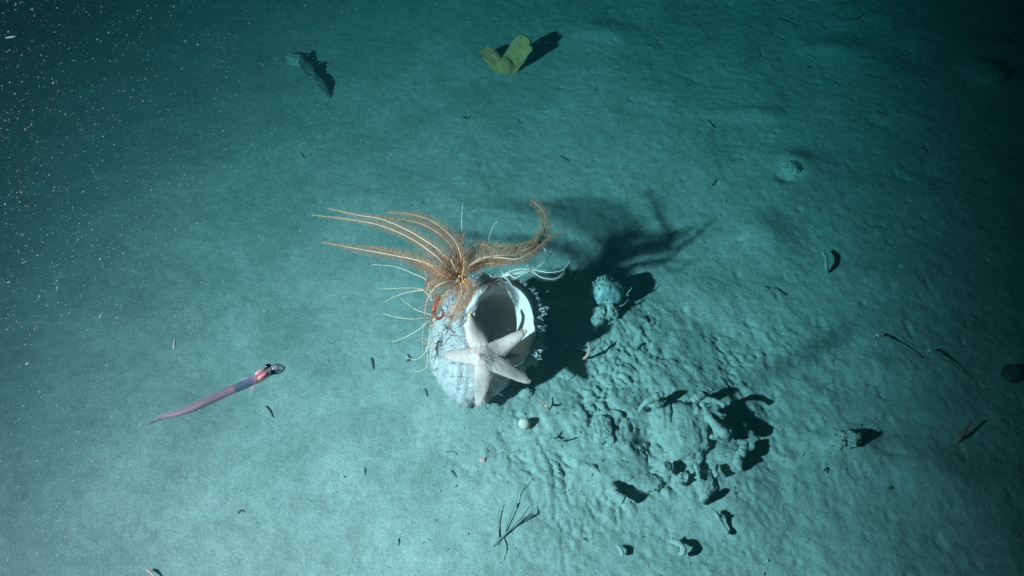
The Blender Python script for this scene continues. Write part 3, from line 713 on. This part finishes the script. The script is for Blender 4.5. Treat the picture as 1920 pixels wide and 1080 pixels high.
tubes('dead_coral', 'silt_rock', 'ragged coral crumb at the lower right edge of the rubble', 'dead coral',
      [(cast([(1355, 958), (1365, 968), (1368, 980), (1376, 1002)], [.012, .016, .012, .008]), [.003, .005, .004, .003]),
       (cast([(1362, 965), (1375, 968)], [.014, .012]), [.003, .002])], RG, seed=21)
tubes('dead_coral', 'silt_rock', 'small curved coral crumb near the bottom edge with a crescent shadow', 'dead coral',
      [(cast([(1168, 1022), (1180, 1028), (1180, 1040)], [.01, .014, .01]), [.002, .004, .003])], RG, seed=23)
tubes('dead_coral', 'silt_rock', 'stubby coral end beside the pale boulder with a small oval shadow', 'dead coral',
      [(cast([(1358, 872), (1364, 882), (1370, 892)], [.012, .02, .02]), [.004, .005, .005])], RG, seed=25)
tubes('dead_coral', 'silt_rock', 'slim coral spur just right of the dark hollow', 'dead coral',
      [(cast([(1318, 870), (1330, 885), (1336, 900)], [.012, .018, .02]), [.004, .005, .003])], RG, seed=27)

def rock(px, py, r, label, m='silt_rock', seed=0, up_=0., amp=.3, fr=1.3, rot=0, cat='rock', name='rock', group=None, nu=76, nv=48, hf=.13, sq=2.0):
    g = G(px, py); mb = MB(); blob(mb, g + Vector((0, 0, r[2] * up_)), r, seed, amp, fr, nu, nv, rot, hf, sq)
    o = recenter(mb.build(name, m), g); tag(o, label, cat, group); return o
RK = 'silt-covered rocks'
rock(1288, 815, (.048, .060, .018), 'largest rounded pale boulder in the middle of the rubble mound', seed=31, up_=.0, amp=.4, hf=.10, group=RK)
rock(1246, 778, (.026, .038, .015), 'pale rounded rock above left of the largest boulder, over the dark hollow', seed=33, up_=.1, amp=.4, group=RK)
rock(1335, 795, (.034, .045, .006), 'flat rock slab between the largest boulder and the black shadow', seed=35, up_=.0, amp=.45, rot=.6, group=RK)
rock(1130, 808, (.019, .030, .014), 'upright pale block with a square top, left of the dark hollow', seed=37, up_=.05, amp=.15, hf=.12, sq=4.0, rot=.1, group=RK)
rock(1212, 905, (.030, .020, .007), 'low rock at the lower foot of the mound', seed=39, group=RK)
rock(1320, 905, (.022, .03, .009), 'small rock below the largest boulder among the coral chips', seed=41, up_=.2, group=RK)
rock(1582, 828, (.028, .022, .022), 'silt-topped rock standing alone to the right with a ragged black shadow', seed=43, up_=.1, amp=.55, hf=.2, group=RK)
rock(1485, 315, (.024, .020, .010), 'small rounded rock far up on the right slope', seed=45, up_=.1, group=RK)
rock(1858, 145, (.040, .030, .016), 'dim rounded rock near the upper right corner', seed=47, up_=.2, group=RK)
rock(1892, 706, (.018, .016, .022), 'black pitted stone at the right edge', 'dark', seed=49, up_=.5, amp=.45, cat='stone', name='stone')
rock(1922, 690, (.008, .008, .008), 'tiny black stone beside the pitted one at the right edge', 'dark', seed=50, up_=.5, cat='stone', name='stone')
rock(1060, 700, (.020, .020, .007), 'low lump of crusted silt right of the sea star', seed=51, up_=.1, group=RK)
rock(1100, 640, (.036, .026, .010), 'crusted silt lump below the sea squirt', seed=53, up_=.05, group=RK)
rock(985, 735, (.016, .012, .008), 'small dark-edged pebble at the foot of the sponge beside the sea star', seed=55, up_=.1, group=RK)
rock(552, 118, (.030, .014, .022), 'pale grey rock half sunk in the far silt at upper left', 'silt_rock', seed=57, up_=.3, amp=.4, rot=-.5, cat='rock')
tubes('dead_sponge', 'flake', 'dark ragged dead sponge leaning beside the far rock at upper left', 'dead sponge',
      [([G(566, 112), P(580, 128, .018), P(592, 142, .016), P(606, 160, .012), G(620, 184)], [.010, .014, .007, .011, .003]),
       ([G(575, 125), P(568, 112, .02), P(560, 98, .03)], [.010, .008, .004])], seed=59)

# pale ball and tiny anemone
g = G(983, 798); mb = MB(); blob(mb, g + Vector((0, 0, .009)), (.0115, .0105, .0115), 3, .10, 1.2, 28, 18); o = recenter(mb.build('ball_sponge', 'white'), g); tag(o, 'small cream-white ball sponge resting on silt below the sea star', 'sponge')
def anemone():
    g = G(905, 864); root = empty('anemone', g); tag(root, 'tiny pink anemone with long hair-thin tentacles on smooth silt below the sea star', 'anemone')
    mb = MB(); blob(mb, g + Vector((0, 0, .003)), (.0065, .004, .003), 3, .4, 1.6, 14, 8); mb.build('column', 'pink', root)
    for x in [(870, 820), (878, 806), (890, 808), (900, 812), (912, 806), (926, 812), (934, 826), (882, 846), (932, 850)]:
        p = [g + Vector((0, 0, .004)), g.lerp(P(*x, .03), .5) + Vector((0, 0, .012)), P(*x, .03)]; mb = MB()
        mb.tube(spline(p, 12), [.00045 - .0002 * i / 11 for i in range(12)], 4); mb.build('tentacle', 'hair', root)
anemone()

# forked twigs and sticks
def stick(label, pts, r, m='twig', name='twig', cat='twig', group='thin sticks on the seabed', **k):
    return tubes(name, m, label, cat, pts if isinstance(pts[0], tuple) else [(pts, r)], group, **dict(dict(rough=.2), **k))
stick('pinkish bent stick leaning on the mound with a long straight shadow behind it', [G(1091, 674), P(1100, 668, .035), P(1105, 655, .06), P(1102, 641, .078)], [.0022, .0026, .0024, .0012], 'pink', 'worm_tube', 'worm tube')
stick('short pink stick at the foot of the sponge with a y-shaped shadow', [(  [G(1028, 768), SC(1036, 758, .012), SC(1036, 745, .026)], [.0014, .0018, .0016]), ([SC(1035, 758, .012), SC(1045, 760, .02), SC(1054, 757, .024)], [.0018, .0022, .0016])], None, 'pink', 'worm_tube', 'worm tube')
stick('crooked forked twig just right of the white ball', [([G(1038, 822), SC(1050, 820, .012), SC(1062, 826, .014), SC(1085, 820, .016)], [.0012, .0016, .002, .0012]), ([SC(1046, 820, .012), SC(1055, 808, .018)], [.0016, .0014])], None)
stick('dead branching twig with several long prongs at the bottom edge left of the rubble', [
    ([G(924, 1026), G(940, 1010, 0.0018), G(958, 994, 0.0054), G(975, 978, 0.0081), G(998, 968, 0.0099)], [0.00240, 0.00224, 0.00176, 0.00144, 0.00096]),
    ([G(936, 1012, 0.0018), G(934, 990, 0.0036), G(934, 970, 0.0054), G(938, 950, 0.0063)], [0.00160, 0.00096, 0.00080, 0.00056]),
    ([G(945, 1006, 0.0018), G(955, 975, 0.0054), G(966, 950, 0.0063), G(972, 922, 0.0081), G(980, 905, .02)], [0.00128, 0.00080, 0.00064, 0.00056, 0.00040]),
    ([G(962, 990, 0.0054), G(980, 976, .02), G(992, 956, 0.0117)], [0.00144, 0.00128, 0.00064]),
    ([G(944, 1008, 0.0009), G(950, 1028, 0.0014), G(944, 1052, 0.0009)], [0.00128, 0.00096, 0.00056])], None, m='twig_pale', name='branching_twig', cat='branch', sides=6)
for (q, lb) in [([(1640, 636), (1668, 650), (1698, 664), (1731, 675)], 'slender sea pen on the right slope with a painted glint, left of its twin'),
                ([(1738, 664), (1760, 680), (1785, 692), (1812, 706)], 'slender glassy sea pen at the right, further right of its twin and dimmer')]:
    root = empty('sea_pen', G(*q[-1])); tag(root, lb, 'sea pen', 'two slender sea pens on the right slope')
    hs = [.014, .014, .010, .002]; p = spline([G(x, y - 2, h) for (x, y), h in zip(q, hs)], 30)
    mb = MB(); mb.tube(p, [.0009] * 29 + [.0005], 6); mb.build('stalk', 'flake', root)
    mb = MB(); blob(mb, p[2] + Vector((-.004, .001, 0)), (.005, .0022, .0022), 3, .5, 1.6, 14, 8, -.4); mb.build('head', 'white', root)  # white blob puts the glint at the tip into the colour
    mb = MB(); mb.tube(p[3:12], [.0012, .002, .0024, .0024, .002, .0018, .0015, .0012, .0009], 8); mb.build('leaf', 'twig', root)
stick('thin reddish blade-like stick in the dim water at far right', [G(1795, 832), G(1803, 818, .012), G(1812, 802, .022)], [.0016, .0034, .0020], 'red', 'shrimp_like_blade', 'red blade', None)
stick('pale crescent worm tube upright on the right slope with a thick black crescent shadow', [SC(1556, 510, .004), SC(1567, 498, .018), SC(1570, 482, .022), SC(1560, 470, .02)], [.0026, .0042, .0042, .0022], 'silt_rock', 'worm_tube', 'worm tube', None)
deb = [([(500, 762), (507, 770), (513, 783)], .0022, 'short dark curved bit of debris just right of the fish'),
       ([(694, 672), (700, 682), (698, 690)], .003, 'small dark flake between the fish and the straw feather star'),
       ([(837, 850), (848, 848), (858, 856)], .003, 'small dark smudge-like flake left of the pink anemone'),
       ([(846, 878), (852, 888), (860, 894)], .0026, 'short bent dark flake below left of the pink anemone'),
       ([(1335, 348), (1341, 342), (1344, 336)], .0044, 'black crumb on smooth silt above the right side of the crinoid shadow'),
       ([(1322, 228), (1331, 234), (1333, 242)], .003, 'dark curled flake high on the right slope'),
       ([(868, 218), (875, 224), (883, 218)], .0028, 'v-shaped dark flake in the upper middle'),
       ([(1640, 208), (1652, 213), (1662, 218)], .004, 'dark elongated flake at upper right'),
       ([(1430, 538), (1437, 541), (1444, 540)], .004, 'flat teal-grey pebble-like flake right of the mound'),
       ([(1456, 540), (1464, 547), (1472, 555)], .0036, 'dark oval flake just right of the flat grey one'),
       ([(1194, 658), (1200, 650), (1205, 645)], .0042, 'arrowhead-shaped black flake right of the pink stick'),
       ([(1716, 276), (1728, 281), (1735, 287)], .0036, 'thin dark splinter far right on the upper slope'),
       ([(1050, 292), (1060, 297), (1068, 302)], .003, 'small dark wisp above the crinoid shadow'),
       ([(562, 288), (566, 292), (568, 297)], .002, 'tiny dark splinter left of centre in the upper silt'),
       ([(1512, 104), (1522, 108), (1530, 112)], .004, 'dark sliver near the top right'),
       ([(1460, 35), (1478, 42), (1500, 50)], .004, 'long dark wisp at the top edge on the right'),
       ([(1575, 34), (1605, 36), (1625, 22)], .004, 'long curved dark strand at the top right edge'),
       ([(1480, 326), (1490, 332), (1498, 340)], .003, 'wavy black splinter under the small rounded rock on the right slope'),
       ([(1543, 884), (1548, 880), (1551, 888)], .003, 'dark crumb below left of the lone rock'),
       ([(1665, 912), (1671, 915), (1676, 913)], .004, 'small dark pebble-like flake on the lower right'),
       ([(1820, 595), (1826, 598), (1830, 597)], .0036, 'dim dark crumb at the right above the red blade'),
       ([(460, 960), (452, 958), (446, 966)], .0016, 'faint curved hair-like debris at the lower left'),
       ([(1100, 1010), (1096, 1012), (1102, 1016)], .0026, 'tiny dark crumb at the bottom middle'),
       ([(1132, 1023), (1133, 1026), (1134, 1029)], .0024, 'tiny dark dot left of the crescent crumb at the bottom'),
       ([(683, 876), (685, 886), (684, 892)], .0012, 'tiny upright dark hair below left of the sponge'),
       ([(1112, 872), (1120, 880), (1128, 886)], .003, 'small dark splinter below the pale block'),
       ([(1160, 862), (1172, 868), (1176, 866)], .0035, 'dark crumb between the pale block and the mound foot'),
       ([(795, 728), (800, 735), (799, 742)], .003, 'dark speck of debris at the lower left foot of the sponge'),
       ([(763, 665), (768, 672), (762, 678)], .003, 'dark dot of debris left of the sponge below the straw arms'),
       ([(880, 758), (874, 764), (869, 768)], .0022, 'small dark fragment just left of the lowest sea star arm'),
       ([(1206, 594), (1212, 598), (1214, 604)], .0045, 'round black crumb right of the sea squirt'),
       ([(745, 1010), (749, 1018), (747, 1026)], .0014, 'thin dark hair-like debris at the bottom left of centre')]
for k, (q, r, lb) in enumerate(deb):
    mm = ['dark', 'flake', 'twig_pale'][k % 3] if k not in (4, 10, 30) else 'dark'; mb = MB()
    p = spline([G(x + rng.normal(0, 1), y + rng.normal(0, 1), rng.uniform(-.001, .002)) for x, y in q], 11)
    if k % 2 and 'hair' not in lb and 'curved' not in lb and 'v-shaped' not in lb:
        c = p[5]; L = (p[-1] - p[0]); blob(mb, c, (L.length * .5, r * .85, r * .5), 60 + k, .6, 1.6, 26, 16, math.atan2(L.y, L.x), .25)
    else:
        mb.tube(p, [r * .7 * math.sin(math.pi * (i + .7) / 11.4) ** .5 * (1 + 1.6 * n3(p[i], 260, k)) for i in range(11)], 8)
    o = recenter(mb.build('debris_flake', mm), p[4]); tag(o, lb, 'debris', 'dark debris flakes scattered on the silt')
mb = MB(); p = spline([G(278, 1072, .01), G(286, 1078, .012), G(296, 1088, .012)], 8); mb.tube(p, [.0012, .0022, .0024, .0024, .002, .0018, .0012, .0006], 7); o = recenter(mb.build('shrimp', 'pink'), p[3]); tag(o, 'small pale pink shrimp cut by the bottom edge at lower left', 'shrimp')
for (x, y, x2, y2, h, m, lb) in [(186, 596, 193, 586, .5, 'twig', 'tiny dark copepod drifting above the silt at far left'), (325, 655, 328, 634, .5, 'twig_pale', 'tiny brownish arrow worm drifting above the silt left of the fish head'),
                       (10, 71, 29, 68, .75, 'snow', 'bright white streak of a drifting arrow worm at the upper left edge')]:
    p = spline([P(x, y, h), P((x + x2) / 2 + 1, (y + y2) / 2, h), P(x2, y2, h)], 9); mb = MB(); mb.tube(p, [.0004, .0010, .0013, .0014, .0014, .0013, .0011, .0008, .0004], 7)
    o = recenter(mb.build('arrow_worm' if 'worm' in lb else 'copepod', m), p[4]); tag(o, lb, 'plankton')

# ------------------------------------------------------------ grit on the bed and marine snow in the water
mb = MB(); k = 0
while k < 900:
    x = rng.uniform(600, 1920); y = rng.uniform(200, 1080)
    wgt = math.exp(-((x - 1220) / 260) ** 2 - ((y - 800) / 170) ** 2) + .10
    if rng.random() > wgt: continue
    k += 1; s = rng.uniform(.0008, .0024) * (1.4 if rng.random() < .1 else 1); g = G(x, y, s * .2)
    d = [Vector(rng.normal(0, 1, 3)).normalized() for _ in range(3)]
    V = [g + d[0] * s * 1.6, g - d[0] * s * 1.6, g + d[1] * s, g - d[1] * s, g + Vector((0, 0, s)), g - Vector((0, 0, s))]
    mb.add(V, [(0, 2, 4), (2, 1, 4), (1, 3, 4), (3, 0, 4), (2, 0, 5), (1, 2, 5), (3, 1, 5), (0, 3, 5)])
o = mb.build('grit', 'silt_rock', smooth=False); tag(o, kind='stuff')
mb = MB(); drift = Vector((.45, .35, .8)).normalized()
for k in range(19000):
    x = -100 + 1500 * rng.random() ** 1.5; y = rng.uniform(-20, 1100) if rng.random() < .45 else rng.uniform(-20, 620)
    h = rng.uniform(.03, 1.15); c = P(x, y, h)
    if (c - Cv).length < .35: continue
    D = (c - Cv).length; s = (.00022 + .00060 * rng.random() ** 2.0) * (D / 1.4) * (1.7 if rng.random() < .03 else 1); dd = (drift + Vector(rng.normal(0, .35, 3))).normalized(); e = rng.uniform(1, 2.6)
    a = dd.orthogonal().normalized(); b = dd.cross(a)
    V = [c + dd * s * e, c - dd * s * e, c + a * s, c - a * s, c + b * s, c - b * s]
    mb.add(V, [(0, 2, 4), (2, 1, 4), (1, 3, 4), (3, 0, 4), (2, 0, 5), (1, 2, 5), (3, 1, 5), (0, 3, 5)])
o = mb.build('marine_snow', 'snow'); tag(o, kind='stuff')
